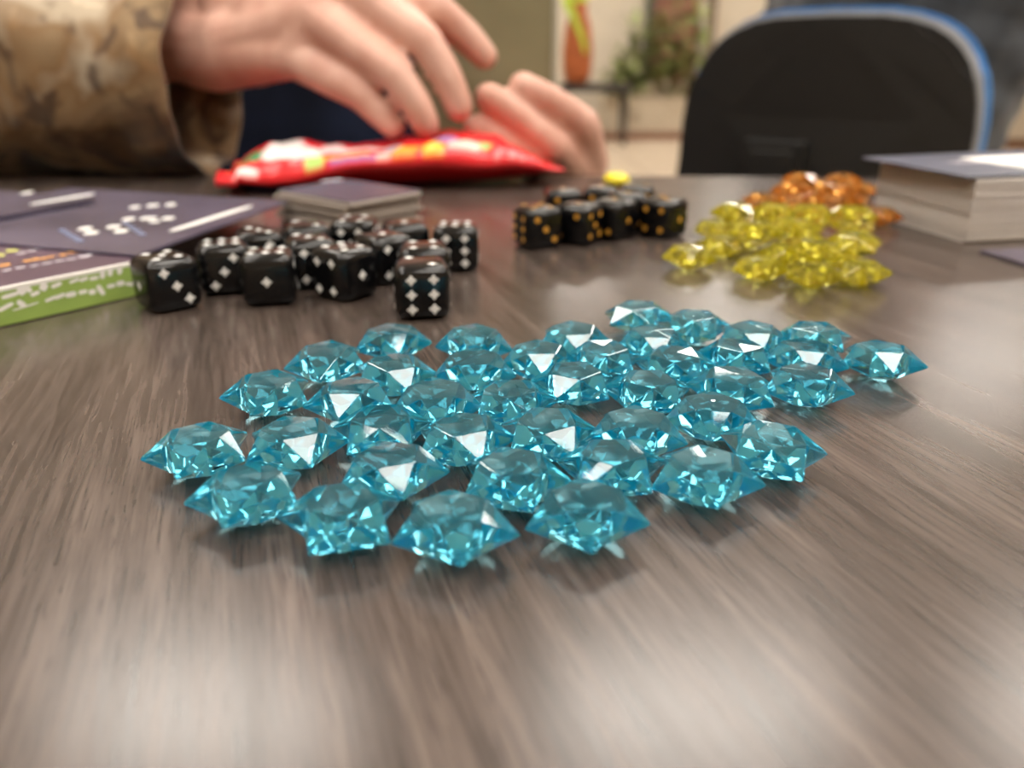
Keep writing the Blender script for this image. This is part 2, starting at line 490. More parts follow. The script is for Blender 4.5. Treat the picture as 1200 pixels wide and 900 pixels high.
place_stars([(100, 257, 20), (90, 290, 40), (117, 268, 5), (106, 296, 60), (92, 328, 15), (122, 325, 50), (138, 322, 30), (108, 327, 0)], sy, 'translucent yellow faceted plastic star gem lying on top of other yellow stars', 'yellow star gems on top of the heap', None, 0.0068)
place_stars([(136, 388, 20), (156, 384, 40), (150, 418, 5), (170, 415, 60)], so, 'translucent orange faceted plastic star gem lying on top of other orange stars', 'orange star gems on top of the others', None, 0.0068)
place_stars(ORANGE, so, 'translucent orange faceted plastic star gem lying on the table behind the yellow heap', 'orange star gems behind the yellow ones', own={3: 'orange star gem at the end of its heap beside the tall card deck'})

# ------------------------------------------------------------------ dice
DS = 0.016


def die_mesh():
    bm = nb(); box(bm, (0, 0, DS / 2), (DS, DS, DS), bev=0.0033, seg=4)
    me = bpy.data.meshes.new('die_body'); bmesh.ops.recalc_face_normals(bm, faces=bm.faces[:]); bm.to_mesh(me); bm.free()
    me.materials.append(M['die'])
    for p in me.polygons: p.use_smooth = True
    return me


def pip_diamond():
    bm = nb(); r = 0.0016; vs = []
    for k in range(16):
        a = k * math.pi / 8; q = abs((k % 4) - 2) / 2.0
        rr = r * (0.56 + 0.44 * q ** 1.3)
        vs.append(bm.verts.new((rr * math.cos(a), rr * math.sin(a), 0)))
    c = bm.verts.new((0, 0, 0.00012))
    for k in range(16): bm.faces.new((vs[k], vs[(k + 1) % 16], c))
    me = bpy.data.meshes.new('diamond_pip'); bm.to_mesh(me); bm.free(); me.materials.append(M['pipw']); return me


def pip_round():
    bm = nb(); r = 0.00115
    vs = [bm.verts.new((r * math.cos(k * math.pi / 6), r * math.sin(k * math.pi / 6), 0)) for k in range(12)]
    c = bm.verts.new((0, 0, 0.00012))
    for k in range(12): bm.faces.new((vs[k], vs[(k + 1) % 12], c))
    me = bpy.data.meshes.new('round_pip'); bm.to_mesh(me); bm.free(); me.materials.append(M['pipg']); return me


DM, PW, PG = die_mesh(), pip_diamond(), pip_round()
LAY = {1: [(0, 0)], 2: [(-1, 1), (1, -1)], 3: [(-1, 1), (0, 0), (1, -1)], 4: [(-1, 1), (1, 1), (-1, -1), (1, -1)],
       5: [(-1, 1), (1, 1), (0, 0), (-1, -1), (1, -1)], 6: [(-1, 1), (-1, 0), (-1, -1), (1, 1), (1, 0), (1, -1)]}
FACES = {  # local frame (right, up, normal) of each face
    'front': (Vector((1, 0, 0)), Vector((0, 0, 1)), Vector((0, -1, 0))),
    'back': (Vector((-1, 0, 0)), Vector((0, 0, 1)), Vector((0, 1, 0))),
    'left': (Vector((0, -1, 0)), Vector((0, 0, 1)), Vector((-1, 0, 0))),
    'right': (Vector((0, 1, 0)), Vector((0, 0, 1)), Vector((1, 0, 0))),
    'top': (Vector((1, 0, 0)), Vector((0, 1, 0)), Vector((0, 0, 1))),
    'bottom': (Vector((1, 0, 0)), Vector((0, -1, 0)), Vector((0, 0, -1)))}


def die(x, y, rz, top, front, left, pm, ox, oy, label, group, flips=''):
    t = empty('die', (x / 1000, y / 1000, TZ + 0.00003), R(rz))
    link('body', DM, None, t)
    vals = {'top': top, 'bottom': 7 - top, 'front': front, 'back': 7 - front, 'left': left, 'right': 7 - left}
    for fn, v in vals.items():
        rg, up, nm = FACES[fn]
        fl_ = -1 if fn[0] in flips else 1
        for (a, b_) in LAY[v]:
            dx, dy = (ox, oy) if not (fn == 'top' and 'w' in flips) else (oy, ox)
            if fn == 'top' and 'w' in flips: a, b_ = b_, a
            p = Vector((0, 0, DS / 2)) + rg * (a * dx * fl_) + up * (b_ * dy) + nm * (DS / 2 + 0.00003)
            q = link('pip', pm, None, t)
            mt = Matrix((rg, up, nm)).transposed().to_4x4(); mt.translation = p
            q.matrix_local = mt
    tag(t, label, 'die', group)
    return t


WD = [  # x mm, y mm, yaw, top, front, left, flips, label
    (-104.5, 232.0, 44, 5, 3, 1, '', 'white-pipped black die showing three, beside the green box edge'),
    (-93.0, 250.5, 18, 6, 3, 2, 'fw', 'white-pipped black die with slanting three, between two nearer dice'),
    (-75.1, 238.5, 9.5, 6, 1, 5, 'w', 'white-pipped black die showing a single pip, front face squarely out'),
    (-67.0, 258.0, 24, 3, 4, 2, '', 'white-pipped black die tucked behind the one turned on its corner'),
    (-52.9, 243.8, 54, 5, 1, 4, '', 'white-pipped black die turned on its corner, four and one showing'),
    (-26.6, 225.0, 9, 2, 6, 3, '', 'white-pipped black die showing six, foremost of the group'),
    (-28.0, 246.5, 8, 4, 5, 3, '', 'white-pipped black die directly behind the foremost six'),
    (-20.0, 279.5, 2.6, 6, 6, 3, 'w', 'white-pipped black die showing six, set apart from the rest at the back'),
    (-43.5, 263.0, 41, 1, 4, 5, '', 'white-pipped black die with one pip on top amid the group'),
    (-38.5, 283.0, 17, 1, 3, 2, '', 'white-pipped black die at the back with one pip on top'),
    (-58.0, 290.0, -2, 4, 5, 3, '', 'white-pipped black die with four on top beside the small card stack'),
    (-86.6, 269.0, 17, 3, 2, 1, 'f', 'white-pipped black die right behind the one with a single pip'),
    (-73.5, 281.0, 20, 2, 3, 1, '', 'white-pipped black die with two on top near the small card stack')]
for x, y, rz, tp, fr, lf, fp, lab in WD:
    die(x, y, rz, tp, fr, lf, PW, 0.0032, 0.0043, lab, 'black dice with white pips', fp)
GD = [
    (10.0, 315.5, 25, 5, 3, 6, '', 'gold-pipped black die with three and six showing, end of the group by the snack bag'),
    (27.0, 322.0, -35, 1, 2, 2, 'f', 'gold-pipped black die, second along the front row from the snack bag'),
    (42.5, 331.5, -45, 1, 2, 6, '', 'gold-pipped black die showing two and one in the front row'),
    (64.0, 334.5, -43, 3, 4, 6, '', 'gold-pipped black die at the end of its row nearest the yellow gems'),
    (50.5, 349.0, 11, 1, 3, 5, '', 'gold-pipped black die behind the front row, fives turned out'),
    (23.0, 360.0, 6, 1, 2, 3, '', 'gold-pipped black die in the back row near the snack bag'),
    (40.5, 366.0, -6, 1, 3, 2, '', 'gold-pipped black die in the back row, middle one'),
    (57.5, 371.0, -4, 2, 4, 1, '', 'gold-pipped black die in the back row near the loose yellow candy')]
for x, y, rz, tp, fr, lf, fp, lab in GD:
    die(x, y, rz, tp, fr, lf, PG, 0.0038, 0.0040, lab, 'black dice with gold pips', fp)

# ------------------------------------------------------------------ cards and boxes
def slab(name, o, u, v, lu, lv, z0, z1, m, parent=None, bev=0.0):
    """box with corner o, sides along unit u and v (xy), between heights z0 and z1 above the table"""
    bm = nb()
    def pt(a, b_, z): return (o[0] + u[0] * a + v[0] * b_, o[1] + u[1] * a + v[1] * b_, TZ + z)
    lo = [bm.verts.new(pt(a, b_, z0)) for a, b_ in ((0, 0), (lu, 0), (lu, lv), (0, lv))]
    hi = [bm.verts.new(pt(a, b_, z1)) for a, b_ in ((0, 0), (lu, 0), (lu, lv), (0, lv))]
    bm.faces.new(lo[::-1]); bm.faces.new(hi)
    for k in range(4): bm.faces.new((lo[k], lo[(k + 1) % 4], hi[(k + 1) % 4], hi[k]))
    if bev: bmesh.ops.bevel(bm, geom=bm.edges[:], offset=bev, segments=2, affect='EDGES')
    return obj(name, bm, m, parent)


def blob(bm, c, u, v, lu, lv, nrm=(0, 0, 1), h=0.00012):
    """a small rounded printed stroke, centre c, half sizes lu, lv along u, v"""
    c = Vector(c); u = Vector(u); v = Vector(v); nrm = Vector(nrm)
    q = [bm.verts.new(c + u * (lu * math.copysign(abs(math.cos(a)) ** .6, math.cos(a))) + v * (lv * math.copysign(abs(math.sin(a)) ** .6, math.sin(a))) + nrm * h) for a in [k * math.pi / 5 for k in range(10)]]
    bm.faces.new(q)


UP = Vector((0, 0, 1))
# green sided box at the left
e1 = Vector((-0.62, -0.785, 0)); e2 = Vector((-0.785, 0.62, 0))     # along the green side (towards camera), and away
oc = Vector((-0.1175, 0.2460, TZ))
bx = empty('game_box', oc)
tag(bx, 'flat card box with plum top and green side printed in white script', 'box', None)
inv = Matrix.Translation(-oc)
def adopt(o, p):
    o.parent = p; o.matrix_parent_inverse = Matrix.Translation(-p.location)
    return o
adopt(slab('body', oc, e1, e2, 0.150, 0.075, 0.0001, 0.0108, M['plum'], None, 0.0003), bx)
sd = slab('green_side', oc - e2 * 0.0003, e1, e2, 0.150, 0.0004, 0.0004, 0.0100, M['green']); adopt(sd, bx)
adopt(slab('white_edge_line', oc - e2 * 0.0004, e1, e2, 0.150, 0.0012, 0.0100, 0.01105, M['white']), bx)
nside = -e2
bm = nb()
def side_pt(px, py):               # pixel to a point on the green side plane
    r = ray(px, py); o0 = Vector((0, 0, TZ + HC)); pl = oc - e2 * 0.0003
    t = (pl - o0).dot(nside) / r.dot(nside); return o0 + r * t
for (px, py, hw, hh, tilt) in [(12, 346, 9, 3, .1), (25, 341, 4, 6, .5), (32, 338, 3, 7, .6), (41, 344, 5, 3, .2), (51, 336, 4, 6, -.7), (66, 334, 6, 3, .2),
                               (87, 329, 6, 2.5, .2), (98, 327, 5, 3, .2), (110, 326, 5, 3, 0), (120, 322, 3, 6, -.3), (129, 319, 3, 6, -.3), (140, 317, 3, 6, -.3),
                               (60, 350, 7, 2.5, .2), (70, 347, 6, 3, .2), (83, 345, 6, 4, 0), (97, 342, 5, 3, 0), (108, 342, 4, 4, 0), (118, 340, 3, 9, .4),
                               (130, 335, 5, 3, 0), (141, 332, 5, 4, 0), (152, 333, 5, 3, -.3),
                               (6, 360, 9, 3, .3), (25, 356, 3, 7, .7), (30, 359, 14, 1.2, .1)]:
    c = side_pt(px, py)
    if c.z > TZ + 0.0098 or c.z < TZ + .0006: continue
    a = -e1 * math.cos(tilt) + UP * math.sin(tilt); b_ = -(-e1) * math.sin(tilt) + UP * math.cos(tilt)
    blob(bm, c, a, b_, hw * 0.00027, hh * 0.00020, nside, 0.0001)
o = obj('script_print', bm, M['white']); adopt(o, bx); o['kind'] = 'stuff'; o['label'] = 'white script lettering'
bm = nb()
for (px, py, hw, hh) in [(0, 299, 10, 2), (14, 294, 8, 3)]:
    blob(bm, P(px, py, .01082), e2, e1, hw * .0003, hh * .0006)
o = obj('lime_letters', bm, M['lime_print']); adopt(o, bx); o['kind'] = 'stuff'
bm = nb()
for px, py, hw, hh in [(5, 311, 7, 3), (32, 306, 5, 2.5), (42, 304, 5, 3), (52, 303, 4, 2.5), (60, 301, 4, 2), (74, 299, 4, 3), (84, 296, 4, 3), (92, 295, 3, 2.5)]:
    blob(bm, P(px, py, .01082), -e1, e2, hw * .00026, hh * .0005)
o = obj('orange_letters', bm, M['orangeprint']); adopt(o, bx); o['kind'] = 'stuff'
bm = nb()
for px, py, hw, hh in [(8, 317, 5, 2), (24, 314, 6, 2), (40, 312, 5, 1.6), (55, 309, 6, 1.6), (70, 306, 6, 1.6), (84, 304, 6, 1.6), (98, 301, 6, 3), (105, 299, 4, 2.5),
                           (25, 297, 6, 2), (38, 294, 6, 2), (50, 292, 5, 1.6)]:
    blob(bm, P(px, py, .01082), -e1, e2, hw * .00026, hh * .0005)
o = obj('pale_letters', bm, M['pale']); adopt(o, bx); o['kind'] = 'stuff'

# large purple card lying across the box
u = Vector((-0.95, 0.31, 0)); v = Vector((0.10, 0.995, 0)); v = Vector((0.31, 0.95, 0)) * .5 + v * .5; v.normalize()
ob = Vector((-0.1205, 0.2495, TZ))
cb = empty('game_card', ob)
tag(cb, 'large glossy purple-blue card with rows of white marks, laid across the green-sided box', 'card')
adopt(slab('card_sheet', ob, u, v, 0.12, 0.104, 0.0109, 0.0119, M['purple']), cb)
bm = nb()
for px, py, hw, hh in [(158, 243, 6, 4), (179, 241, 7, 4), (200, 240, 6, 4), (151, 257, 7, 4), (174, 256, 9, 4), (181, 260, 6, 3), (197, 256, 7, 4),
                       (100, 268, 7, 4), (107, 273, 7, 4), (133, 266, 7, 4), (142, 271, 7, 4)]:
    blob(bm, P(px, py, .0120), Vector((1, .1, 0)), Vector((-.1, 1, 0)), hw * .00034, hh * .00075)
pa, pb = P(197, 272, .0120), P(296, 241, .0120); lv_ = (pb - pa); hl = lv_.length / 2; lv_.normalize()
blob(bm, (pa + pb) / 2, lv_, Vector((-lv_.y, lv_.x, 0)), hl, 0.0019)
o = obj('white_marks', bm, M['white']); adopt(o, cb); o['kind'] = 'stuff'
bm = nb()
for k in range(5): blob(bm, P(73 + 5 * k, 270 + 3 * k, .0120), Vector((.7, -.7, 0)), Vector((.7, .7, 0)), 0.0022, 0.0012)
for k in range(4): blob(bm, P(148 + 6 * k, 262 + 4 * k, .0120), Vector((.7, -.7, 0)), Vector((.7, .7, 0)), 0.0025, 0.0012)
o = obj('blue_streaks', bm, M['lightblue']); adopt(o, cb); o['kind'] = 'stuff'
# smaller card on top of it, cut by the frame
oa = Vector((-0.1810, 0.347, TZ)); ua = Vector((-0.39, -0.92, 0)); va = Vector((-0.92, 0.39, 0))
ca = empty('game_card', oa)
tag(ca, 'thin grey-violet card with one white line of print, partly on the large purple card', 'card')
adopt(slab('card_sheet', oa, ua, va, 0.085, 0.063, 0.0124, 0.0136, M['purple']), ca)
bm = nb()
pa, pb = P(34, 240, .01365), P(112, 227, .01365); lv_ = (pb - pa); hl = lv_.length / 2; lv_.normalize()
blob(bm, (pa + pb) / 2, lv_, Vector((-lv_.y, lv_.x, 0)), hl, 0.0022)
blob(bm, P(32, 226, .01365), Vector((1, 0, 0)), Vector((0, 1, 0)), .002, .004)
o = obj('white_marks', bm, M['white']); adopt(o, ca); o['kind'] = 'stuff'


def deck(name, label, o, ang, lu, lv, n, th, m_edge, m_top, jit, seed, group=None):
    t = empty(name, (o[0], o[1], TZ), ang)
    rr = random.Random(seed); me = None
    for k in range(n):
        if me is None:
            c = obj('card', box(nb(), (lu / 2, lv / 2, 0), (lu, lv, th * .93), bev=.0001, seg=1), m_edge, t); me = c.data
        else: c = link('card', me, None, t)
        c.location = (rr.uniform(-jit, jit), rr.uniform(-jit, jit), th * (k + .5) + .0001)
        c.rotation_euler = (0, 0, rr.uniform(-jit, jit) * 8)
    tc = obj('top_card', box(nb(), (lu / 2, lv / 2, 0), (lu, lv, .0006), bev=.0001, seg=1), m_top, t)
    tc.location = (0, 0, th * n + .0005)
    tag(t, label, 'card deck')
    return t, tc, th * n + .0008

# small deck between the dice and the snack bag
dk, tc, zt = deck('card_deck', 'small loose stack of cards with lilac top, beside the snack bag', (-.0665, .3275), R(50), .040, .050, 9, .00165, M['cardedge2'], M['purple'], .0019, 3)
bm = nb()
for px, py, hw, hh in [(388, 212, 9, 3), (396, 211, 6, 3), (380, 213, 5, 2)]:
    q = P(px, py, zt) - Vector((dk.location.x, dk.location.y, TZ)); q = Matrix.Rotation(-R(50), 3, 'Z') @ q
    blob(bm, (q.x, q.y, zt), (.64, -.77, 0), (.77, .64, 0), hw * .0004, hh * .0008)
obj('white_marks', bm, M['pale'], dk)['kind'] = 'stuff'
# tall deck at the right
dk2, tc2, zt2 = deck('card_deck', 'tall thick stack of white-edged cards with navy top card', (.1850, .3205), R(11), .092, .062, 34, .00072, M['cardedge'], M['cardedge'], .0004, 8)
ov = obj('navy_card', box(nb(), (.046, .034, 0), (.094, .066, .0009), bev=.0002, seg=1), M['carddark'], dk2)
ov.location = (-.0035, -.0005, zt2 + .0011); ov.rotation_euler = (0, R(-.6), R(2.5))
bm = nb()
box(bm, (.062, .029, .0006), (.050, .040, .0003))
q = obj('white_panel', bm, M['white'], ov)
bm = nb()
for k in range(5): blob(bm, (.024 + .0035 * k, .037 - .0008 * k, .0005), (1, 0, 0), (0, 1, 0), .0014, .0035)
obj('pale_letters', bm, M['pale'], ov)['kind'] = 'stuff'
# dark card at the right frame edge
u3 = (P(1200, 312) - P(1150, 297)).normalized(); v3 = Vector((-u3.y, u3.x, 0))
q = slab('game_card', P(1148, 296) , u3, v3, 0.063, 0.088, 0.0002, 0.0010, M['purple'], None)
# keep it clear of the tall deck: it lies in front of it
tag(q, 'dark violet card lying flat in front of the tall white-edged deck', 'card')

# ------------------------------------------------------------------ snack bag
def lerp(a, b, t): return tuple(x + (y - x) * t for x, y in zip(a, b))
def sstep(e0, e1, x):
    t = max(0, min(1, (x - e0) / (e1 - e0))); return t * t * (3 - 2 * t)
RED = (0.72, 0.018, 0.025); WHI = (0.80, 0.74, 0.72); PINK = (0.80, 0.28, 0.28)
SPOTS = [  # u, v, ru, rv, colour
    (0.085, 0.42, .035, .26, WHI), (0.045, 0.88, .04, .13, (.07, .28, .09)), (0.10, .93, .035, .10, (.06, .25, .10)),
    (0.19, 0.90, .075, .20, WHI), (0.25, .80, .06, .16, WHI), (0.33, .90, .05, .16, (.78, .55, .55)), (0.41, .88, .055, .14, WHI), (.485, .88, .04, .12, (.78, .6, .6)),
    (0.275, 0.52, .032, .17, (.36, .62, .10)), (0.37, 0.56, .07, .07, (.85, .42, .02)), (0.39, 0.42, .085, .06, (.26, .13, .38)),
    (0.47, 0.50, .03, .09, (.80, .5, .45)), (0.50, .68, .03, .09, (.25, .36, .55)), (0.53, 0.52, .055, .11, (.88, .36, .02)),
    (0.615, 0.50, .034, .22, (.95, .52, .02)), (0.655, .78, .04, .13, (.32, .17, .38)), (0.70, 0.58, .05, .13, (.85, .55, .48)), (.735, .70, .04, .10, (.85, .6, .5)),
    (0.77, 0.72, .022, .13, (.25, .50, .17)), (0.845, 0.38, .013, .12, PINK), (0.875, 0.36, .012, .14, PINK), (0.80, 0.40, .012, .10, PINK), (0.61, .56, .014, .07, (1, .78, .25))]


def bag_colour(u, v):
    c = RED
    for (cu, cv, ru, rv, q) in SPOTS:
        dd = math.hypot((u - cu) / ru, ((4 * v * (1 - v)) ** .48 * .90 + .16 - cv) / rv) if v < .62 else 9
        c = lerp(c, q, 1 - sstep(.82, 1.05, dd))
    return c


LB, WB = 0.192, 0.078
NU, NV = 150, 44
bm = nb()
lay = bm.loops.layers.float_color.new('print')
def bag_pt(u, v, side):
    pu = (max(0, min(1, (u - .045) / .91)))
    puff = (4 * pu * (1 - pu)) ** .42 * (4 * v * (1 - v)) ** .48 if 0 < pu < 1 else 0
    x = (u - .5) * LB; y = (v - .5) * WB * (1 - .10 * (4 * u * (1 - u)) ** .5 * 0 - .05 * puff)
    wr = noise.noise(Vector((x * 60, y * 28, 3.1 * side))) * .0030 + noise.noise(Vector((x * 150, y * 60, 7))) * .0012
    crimp = .0006 * math.sin(v * 60) * (1 if (u < .05 or u > .95) else 0)
    edge = noise.noise(Vector((u * 7, 1.7, 0))) * .004 * (1 if v < .2 else .3)
    if side > 0: z = 0.0095 + .0185 * puff * (1.0 + .25 * math.sin(u * 9 + 1)) + wr * min(1, puff * 2 + .15) + crimp + edge * (1 - v)
    else: z = .0075 - .0066 * puff + crimp + edge * (1 - v) * .6
    if u < .06: z += -.003 + .004 * math.sin(v * 9)
    z += .0075 * sstep(.20, .38, u) * (1 - .6 * sstep(.8, 1, u)) * max(0, 1 - v / .30)
    return Vector((x, y, max(z, .0004 if side < 0 else .0012)))
top = [[bm.verts.new(bag_pt(i / NU, j / NV, 1)) for j in range(NV + 1)] for i in range(NU + 1)]
bot = [[bm.verts.new(bag_pt(i / NU, j / NV, -1)) for j in range(NV + 1)] for i in range(NU + 1)]
def bface(vs, uvs, red=False):
    f = bm.faces.new(vs)
    for lp, (a, b_) in zip(f.loops, uvs):
        c = RED if red else bag_colour(a, b_)
        lp[lay] = (*c, 1)
for i in range(NU):
    for j in range(NV):
        q = [(i, j), (i + 1, j), (i + 1, j + 1), (i, j + 1)]
        bface([top[a][b_] for a, b_ in q], [(a / NU, b_ / NV) for a, b_ in q])
        bface([bot[a][b_] for a, b_ in q][::-1], [(0, 0)] * 4, True)
for i in range(NU):
    bface([bot[i][0], bot[i + 1][0], top[i + 1][0], top[i][0]], [(0, 0)] * 4, True)
    bface([top[i][NV], top[i + 1][NV], bot[i + 1][NV], bot[i][NV]], [(0, 0)] * 4, True)
for j in range(NV):
    bface([top[0][j], top[0][j + 1], bot[0][j + 1], bot[0][j]], [(0, 0)] * 4, True)
    bface([bot[NU][j], bot[NU][j + 1], top[NU][j + 1], top[NU][j]], [(0, 0)] * 4, True)
me = bpy.data.meshes.new('snack_bag'); bm.to_mesh(me); bm.free()
bag = link('snack_bag', me, M['bag'], None, True)
bag.location = (-0.071, 0.4870, TZ); bag.rotation_euler = (0, 0, R(9))
tag(bag, 'glossy red candy bag printed with white and rainbow candy shapes', 'candy bag')

# loose yellow candy
bm = nb(); ball(bm, (0, 0, .0042), .0078, (1, 1, .54), 3)
cd = obj('candy', bm, M['candy'], None, True)
cd.location = P(722, 219, 0); tag(cd, 'single loose yellow candy on the table behind the gold-pipped dice', 'candy')

# olive box behind the hands
def PY(px, py, y):             # pixel at a known distance y from the lens plane
    r = ray(px, py); return r * (y / r.y) + Vector((0, 0, TZ + HC))
YO = 0.572
o1 = PY(489, 150, YO); o2 = PY(651, 150, YO)
o1.z = o2.z = TZ
u4 = (o2 - o1); L4 = u4.length; u4.normalize(); v4 = Vector((-u4.y, u4.x, 0))
gb = empty('deck_box', (o1.x, o1.y, TZ - .130))
tag(gb, 'tall plain olive-grey box standing upright behind the two hands', 'box')
adopt(slab('box_body', o1, u4, v4, L4 - .0035, .030, -.130, .170, M['olive'], None, .0012), gb)
adopt(slab('box_edge', o1 + u4 * (L4 - .0037), u4, v4, .0037, .0302, -.130, .170, M['oliveedge'], None, .0006), gb)

# ------------------------------------------------------------------ chair
def back_outline(wb, wt, h, r, n=10):
    """rounded backrest outline in (x, z), wide at the bottom"""
    pts = [(-wb * .90, 0)]
    pts += [(-wb * (.90 + .10 * math.sin(math.pi * t * .9)), h * .66 * t) for t in [.15, .3, .45, .6, .8]]
    base = pts[-1]
    for k in range(n + 1):
        a = math.pi / 2 * k / n
        ca, sa = math.cos(a) ** .58, math.sin(a) ** .66
        x = -(wt * .0 + (abs(base[0])) * ca); z = base[1] + (h - base[1]) * sa
        pts.append((x, z))
    return pts + [(-x, z) for x, z in reversed(pts[:-1])]


def back_slab(name, outline, y0, y1, m, parent, bev, curve=.35):
    bm = nb()
    a = [bm.verts.new((x, y0, z)) for x, z in outline]
    b_ = [bm.verts.new((x, y1, z)) for x, z in outline]
    fa = bm.faces.new(a); fb = bm.faces.new(b_[::-1]); nn = len(a)
    for k in range(nn): bm.faces.new((a[k], b_[k], b_[(k + 1) % nn], a[(k + 1) % nn]))
    rim = [e for e in bm.edges if (e.verts[0].co.y == e.verts[1].co.y)]
    bmesh.ops.bevel(bm, geom=rim, offset=bev, segments=4, affect='EDGES')
    bmesh.ops.triangulate(bm, faces=[f for f in bm.faces if len(f.verts) > 6])
    bmesh.ops.subdivide_edges(bm, edges=[e for e in bm.edges if e.calc_length() > .06], cuts=2)
    for v_ in bm.verts: v_.co.y += -curve * v_.co.x ** 2 * -1.0
    return obj(name, bm, m, parent)


def make_chair(loc, rz, label):
    t = empty('office_chair', loc, rz)      # sitter faces +y, origin on the floor
    sh = 0.46
    zb = .45
    # lower edge of the backrest at zb, sitter side is +y
    H = .408
    ol = back_outline(.198, .15, H, .1)
    big = [(x * 1.05, (z - .0) * 1.030) for x, z in ol]
    o = back_slab('backrest_shell', ol, -.030, .0, M['blackplastic'], t, .010); o.location = (0, -.235, zb)
    o2_ = back_slab('piping', [(x * 1.03, z * 1.018) for x, z in ol], .0, .010, M['piping'], t, .003); o2_.location = (0, -.235, zb)
    o3 = back_slab('backrest_cushion', big, .010, .060, M['bluefab'], t, .018); o3.location = (0, -.235, zb)
    # bracket and bar
    bm = nb(); box(bm, (-.045, -.272, zb + .185), (.085, .022, .135), bev=.004)
    obj('back_bracket', bm, M['blackplastic'], t)
    bm = nb(); box(bm, (-.045, -.290, zb + .06), (.060, .014, .36), bev=.003); box(bm, (-.045, -.15, sh - .115), (.06, .29, .014), bev=.003)
    obj('back_bar', bm, M['blackplastic'], t)
    bm = nb(); box(bm, (0, .02, sh - .03), (.46, .44, .06), bev=.025, seg=4); obj('seat_cushion', bm, M['bluefab'], t)
    bm = nb(); box(bm, (0, .02, sh - .080), (.44, .42, .035), bev=.012, seg=3); obj('seat_pan', bm, M['blackplastic'], t)
    bm = nb(); frustum(bm, (0, 0, .08), .028, (0, 0, .26), .028); frustum(bm, (0, 0, .25), .018, (0, 0, sh - .09), .018); obj('gas_column', bm, M['steel'], t)
    for k in range(5):
        a = 2 * math.pi * k / 5 + .3
        ex_ = Vector((math.cos(a) * .27, math.sin(a) * .27, .075))
        bm = nb(); frustum(bm, (0, 0, .105), .026, ex_, .014, 10); lg = obj('base_leg', bm, M['blackplastic'], t)
        bm = nb(); side = Vector((-math.sin(a), math.cos(a), 0))
        for s in (-1, 1):
            c = Vector((ex_.x, ex_.y, .0252)) + side * (.013 * s); frustum(bm, c - side * .009, .025, c + side * .009, .025, 18)
        frustum(bm, (ex_.x, ex_.y, .025), .006, (ex_.x, ex_.y, .072), .006, 8)
        obj('caster', bm, M['blackplastic'], lg)
    tag(t, label, 'chair')
    return t


ch = make_chair((0.553, 1.345, 0.0005), R(-33), 'black office chair with blue padded back, its shell turned to the table')
c2 = copy_tree(ch)
c2.location = (-0.25, 0.96, .0005); c2.rotation_euler = (0, 0, R(180))
c2['label'] = 'black and blue office chair under the person in camouflage'

# ------------------------------------------------------------------ people
def head_shapes(bm, c, fwd, s=1.0):
    """head capsules round centre c looking along fwd (unit, horizontal)"""
    f = Vector(fwd); rt = Vector((f.y, -f.x, 0))
    ball(bm, c + Vector((0, 0, .03)), .094 * s, (.86, 1.0, 1.05), 3)
    ball(bm, c + f * .02 + Vector((0, 0, -.045)), .070 * s, (.88, 1.0, 1.05), 3)
    ball(bm, c + f * .062 + Vector((0, 0, -.095)), .026 * s, (1.1, 1, .8))            # chin
    chain(bm, [(c + f * .088 + Vector((0, 0, .012)), .010), (c + f * .106 + Vector((0, 0, -.028)), .014)])   # nose
    for sgn in (-1, 1):
        ball(bm, c + rt * (.083 * sgn) + Vector((0, 0, -.008)) - f * .005, .03, (.32, .55, 1.0))   # ear
        ball(bm, c + f * .076 + rt * (.034 * sgn) + Vector((0, 0, .028)), .017, (1.3, .7, .6))     # brow


def face_parts(parent, c, fwd):
    f = Vector(fwd); rt = Vector((f.y, -f.x, 0))
    for sgn in (-1, 1):
        bm = nb(); ball(bm, c + f * .080 + rt * (.033 * sgn) + Vector((0, 0, .006)), .0125, (1, 1, .7)); e = obj('eye', bm, M['eyew'], parent, True)
        bm = nb(); ball(bm, c + f * .0895 + rt * (.033 * sgn) + Vector((0, 0, .006)), .0052); obj('iris', bm, M['eyeb'], e, True)
    bm = nb(); ball(bm, c + f * .088 + Vector((0, 0, -.060)), .02, (1.1, .35, .3)); obj('lips', bm, M['lips'], parent, True)
    bm = nb(); ball(bm, c + Vector((0, 0, .048)) - f * .016, .103, (.90, 1.0, .98), 3)
    for v_ in list(bm.verts):
        rel = v_.co - c
        if rel.dot(f) > .045 and rel.z < .075: v_.co = c + Vector((0, 0, .05)) + (v_.co - c - Vector((0, 0, .05))) * .80
        elif rel.z < -.01: v_.co = c + (v_.co - c) * .86
        v_.co += v_.normal * noise.noise(v_.co * 60) * .004
    obj('hair', bm, M['hair'], parent, True)


def Z(x, y, z): return Vector((x, y, TZ + z))

# person in camouflage, facing the camera, at the far table side
pr = empty('person', (-.25, .90, 0))
tag(pr, 'person in brown camouflage jacket and dark shirt, both hands over the candy bag', 'person')
hc = Z(-.25, .84, .565); fw = (0, -1, 0)
bm = nb()
head_shapes(bm, hc, fw)
chain(bm, [(Z(-.25, .875, .40), .056), (Z(-.25, .855, .50), .056)])
for s in (-1, 1):
    chain(bm, [(Z(-.25 + s * .07, .90, -.22), .12), (Z(-.25 + s * .06, .885, .0), .11), (Z(-.25 + s * .075, .89, .22), .115), (Z(-.25 + s * .13, .89, .30), .07)])
    chain(bm, [(Z(-.25 + s * .10, .90, -.21), .085), (Z(-.25 + s * .20, .50, -.20), .062), (Z(-.25 + s * .20, .51, -.45), .052), (Z(-.25 + s * .20, .53, -.66), .04), (Z(-.25 + s * .20, .43, -.70), .03)])
chain(bm, [(Z(-.25, .89, .30), .07), (Z(-.25, .875, .40), .056)])
